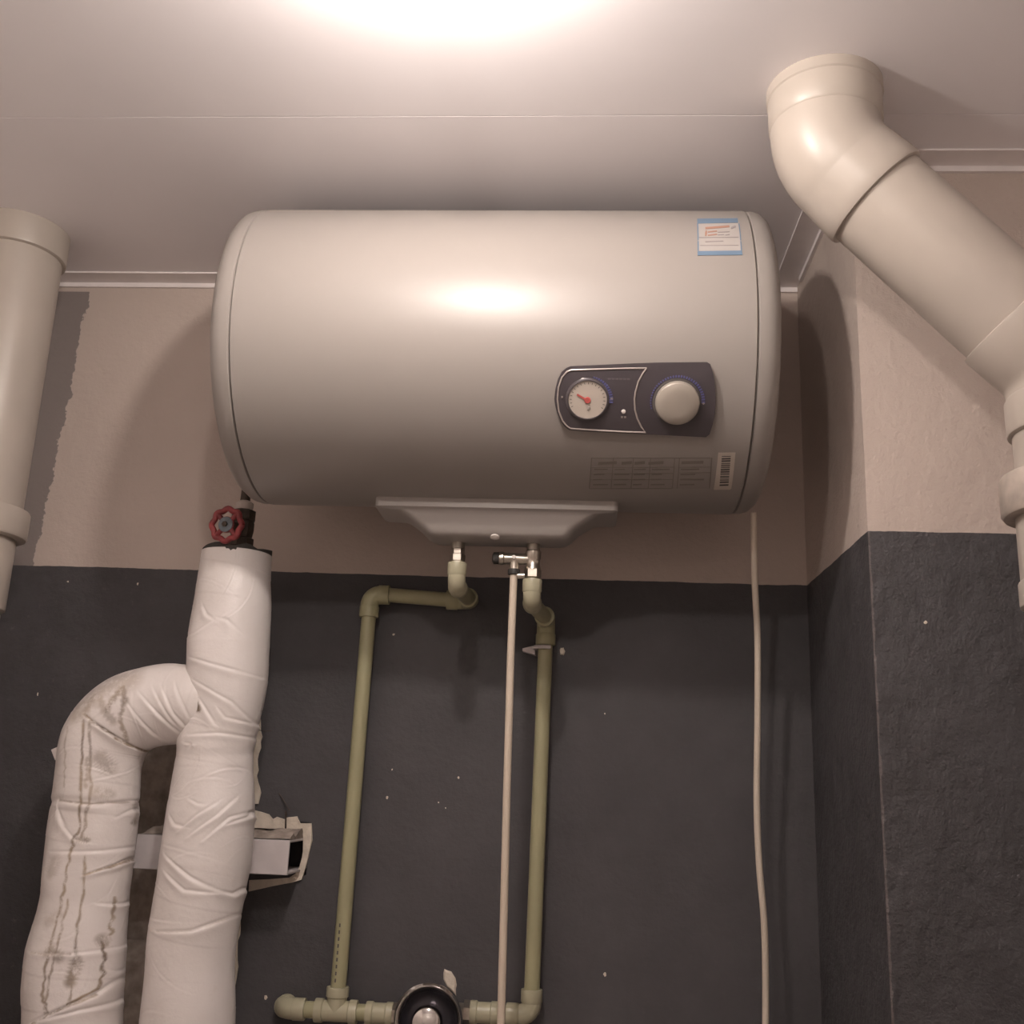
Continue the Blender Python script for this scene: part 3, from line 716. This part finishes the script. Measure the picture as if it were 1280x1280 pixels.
main = wrap_tube('pipe_wrap', [(296.5,693,43.5,YI),(293,725,45.5,YI),(290,765,47.5,YI),(285.5,806,50,YI),(282,858,48.5,YI),(272,920,46,YI),(268,960,46,YI),(264,1014,51,YI),(256.5,1077,53,YI),(246,1145,50,YI),(239,1200,50.5,YI),(235,1280,52,YI),(228,1380,53,YI)],
          .052, main_cr, [(944, -.002, .012)], [([(500,985),(620,980),(750,935)], .0009, .25), ([(630,255),(635,270),(638,275)], .0035, 1.0)], ins, seed=3)  # one thin dark line along a fold, and one spot
left_cr = [([(185,565),(300,580),(420,565)], .0026, .004), ([(275,803),(350,775),(425,725)], .0032, .0035), ([(100,1050),(240,1052),(380,1045)], .0014, .004),
           ([(105,1275),(200,1230),(300,1190),(345,1150)], .0030, .005), ([(160,730),(330,728),(435,715)], .0016, .005), ([(185,590),(195,620),(215,650)], .0022, .006),
           ([(450,220),(520,300),(570,355)], .0020, .004), ([(520,200),(560,290),(592,335)], .0020, .004), ([(420,260),(480,350),(500,370)], .0018, .004), ([(490,200),(545,300),(565,330)], .0016, .0035), ([(560,190),(590,260),(605,300)], .0018, .004),
           ([(275,290),(350,345),(425,405)], .0036, .004), ([(305,895),(350,905),(395,910)], .0018, .004), ([(360,620),(400,590),(425,560)], .0018, .005), ([(200,640),(250,690),(290,700)], .0014, .004), ([(330,1120),(370,1150),(385,1190)], .0018, .005), ([(150,1260),(260,1235),(370,1225)], .0022, .005)]
stain_folds = [([(275,310),(270,450),(268,640),(238,720),(215,830),(190,960),(165,1080),(150,1180),(170,1240)], .0022, .85), ([(300,310),(295,560),(270,690)], .0022, .7),  # drip stains, plus thin dark lines that follow the tape folds
       ([(432,400),(410,480),(395,600),(385,720)], .0018, .75), ([(280,740),(275,860),(255,960),(250,1100),(235,1200)], .0018, .8), ([(345,880),(335,960),(333,1000)], .0016, .8),
       ([(315,1020),(322,1080),(305,1170),(200,1230)], .0018, .9), ([(225,880),(200,1020),(175,1120),(160,1240)], .0018, .75), ([(258,1070),(250,1100),(238,1140)], .007, .8), ([(315,1010),(322,1030)], .006, .6),
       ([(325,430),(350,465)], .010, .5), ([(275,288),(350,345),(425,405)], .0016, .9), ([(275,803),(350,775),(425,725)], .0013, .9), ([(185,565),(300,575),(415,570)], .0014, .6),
       ([(250,690),(290,690)], .004, .7), ([(165,1050),(180,1040),(205,1060)], .007, .6), ([(320,540),(350,545)], .008, .4),
       ([(240,290),(330,190),(410,180)], .018, .42), ([(280,270),(300,230)], .008, .6), ([(350,280),(380,230),(400,205),(410,250)], .005, .75), ([(320,230),(345,280),(370,310)], .006, .5), ([(400,370),(395,300),(405,260)], .003, .7),
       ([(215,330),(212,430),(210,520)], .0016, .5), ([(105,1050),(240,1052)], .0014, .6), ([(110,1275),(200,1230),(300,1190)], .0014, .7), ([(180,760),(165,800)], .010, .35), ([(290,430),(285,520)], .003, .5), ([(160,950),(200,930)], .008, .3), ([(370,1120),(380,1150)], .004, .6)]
lw = wrap_tube('branch_wrap', [(268,884,44,YI),(240,882,48,YI),(205,881,49,YI),(172,888,50,YI),(146,905,51,YI),(130,930,51,YI),(124,960,49.5,YI),(120,1000,51,YI),(113.5,1061,50.5,YI),(104,1139,51,YI),(96,1186,56,YI),(92,1230,56,YI),(90,1280,54,YI),(82,1380,54,YI)],
          .047, left_cr, [(1003, -.0025, .006), (1120, -.002, .02)], stain_folds, ins, seed=9)
# torn tape flap on the outside of the bend
f0 = [at(*p_, -.17) for p_ in ((84,920),(74,932),(62,937),(66,950),(72,947),(84,956))]
vs = [(v.x, v.y+.012*i*(.2), v.z) for i, v in enumerate(f0)]; n = len(vs); vs += [(a_, b_+.0015, c_) for a_, b_, c_ in vs]
MB().add(vs, [tuple(range(n)), tuple(range(2*n-1, n-1, -1))]+[(i, (i+1) % n, n+(i+1) % n, n+i) for i in range(n)]).build('tape_flap', 'tape', lw, smooth=False)
# foam lining showing at the open top
p0 = at(296.5, 693, YI); R0 = 43.5/F*(YI+DIST)*1.03
vs = []; fs = []; n = 48
for k in range(n):
    a = 2*math.pi*k/n; e = .006+.006*noise.noise((math.cos(a)*2.2, math.sin(a)*2.2, .4)); 
    for r_, z in ((R0-.001, -.02), (R0-.0008, e), (R0-.012, e+.002), (R0-.02, -.004)): vs.append((p0.x+r_*math.cos(a), p0.y+r_*math.sin(a), p0.z+z))
for k in range(n):
    k2 = (k+1) % n
    for j in range(3): fs.append((k*4+j, k2*4+j, k2*4+j+1, k*4+j+1))
fs.append(tuple(k*4+3 for k in range(n)))
MB().add(vs, fs).build('foam_lining', 'foam', ins)

# gate valve on top of the insulated pipe
gv = thing('gate_valve', 'small brass gate valve with red handwheel on top of the wrapped pipe', 'valve', (p0.x+.005, YI, p0.z))
vx = p0.x+.004; zt = p0.z
MB().lathe([(.016, -.003), (.016, .012), (.0215, .013), (.0215, .026), (.018, .028), (.020, .040), (.020, .052), (.018, .056), (.0205, .058), (.0205, .074), (.016, .076)], Matrix.Translation((vx, YI, zt)), 8).build('valve_body', 'iron', gv, True, 30)
MB().lathe([(.0135, .076), (.0145, .078), (.0145, .088), (.009, .092)], Matrix.Translation((vx, YI, zt)), 24).build('thread_tape', 'tape_white', gv)
MB().lathe([(.0085, .088), (.0075, .118), (.004, .126)], Matrix.Translation((vx, YI, zt)), 20).build('vent_tip', 'iron', gv)
wc = at(283.5, 656, YI-.062); ax = Vector((-.18, -1, -.05)).normalized(); st_ = Vector((vx, YI, zt+.045))
MB().tube([st_, wc+ax*.002], [.012, .0055], 18).build('bonnet', 'iron', gv)
m = axis_mat(wc, ax, (1, 0, 0)); RW = .0255
ring = [m @ Vector(((RW+.0016*math.cos(8*a))*math.cos(a), (RW+.0016*math.cos(8*a))*math.sin(a), 0)) for a in [2*math.pi*k/64 for k in range(65)]]
wb = MB().tube(ring, .0048, 12, cap=False)
for k in range(4):
    a = math.pi/4+k*math.pi/2; wb.tube([m @ Vector((.008*math.cos(a), .008*math.sin(a), 0)), m @ Vector((RW*math.cos(a), RW*math.sin(a), 0))], .0042, 10)
wb.lathe([(.013, -.003), (.0135, .003), (.011, .004)], m, 24)
wheel = wb.build('handwheel', 'red', gv)
MB().lathe([(.0125, .0035), (.0125, .005), (.011, .0056)], m, 28).build('hub_plate', 'bluegrey', wheel)
MB().lathe([(.0048, .005), (.0048, .009), (.004, .0095)], m, 6).build('hub_nut', 'iron', wheel)

# ------------------------------------------------------------------ support beam
YB = -.088
bmz0, bmz1 = -.146, -.0925
beam = thing('support_beam', 'white steel channel sticking out of the wall behind the wrapped pipes', 'beam', (-.58, -.04, bmz0))
x0, x1, th_ = -.712, -.4585, .004
b = MB(); b.box((x0, YB, bmz0), (x1, YB+th_, bmz1)); b.box((x0, YB+th_, bmz0), (x1, .05, bmz0+th_)); b.box((x0, YB+th_, bmz1-th_), (x1, .05, bmz1))
o = b.build('channel', 'beam', beam, smooth=False)
bv = o.modifiers.new('bevel', 'BEVEL'); bv.width = .0012; bv.segments = 2
# mortar dropped on the top of the channel
vs = []; fs = []; nx, ny = 60, 20
for j in range(ny+1):
    for i in range(nx+1):
        xx = x0+.004+(x1-x0-.004+.004)*i/nx; yv = YB+.004+(.046-YB)*j/ny
        e = min(1, 6*min(j/ny, 1)+.1); h = max(0, .005+.011*(.5+noise.noise((xx*26, yv*30, 2.0)))+.004*noise.noise((xx*90, yv*90, 0)))*e*(1 if 0 < i < nx else 0)
        vs.append((min(xx, x1-.001), yv, bmz1+.0002+h))
for j in range(ny):
    for i in range(nx): fs.append((j*(nx+1)+i, j*(nx+1)+i+1, (j+1)*(nx+1)+i+1, (j+1)*(nx+1)+i))
MB().add(vs, fs).build('mortar', 'concrete', beam)
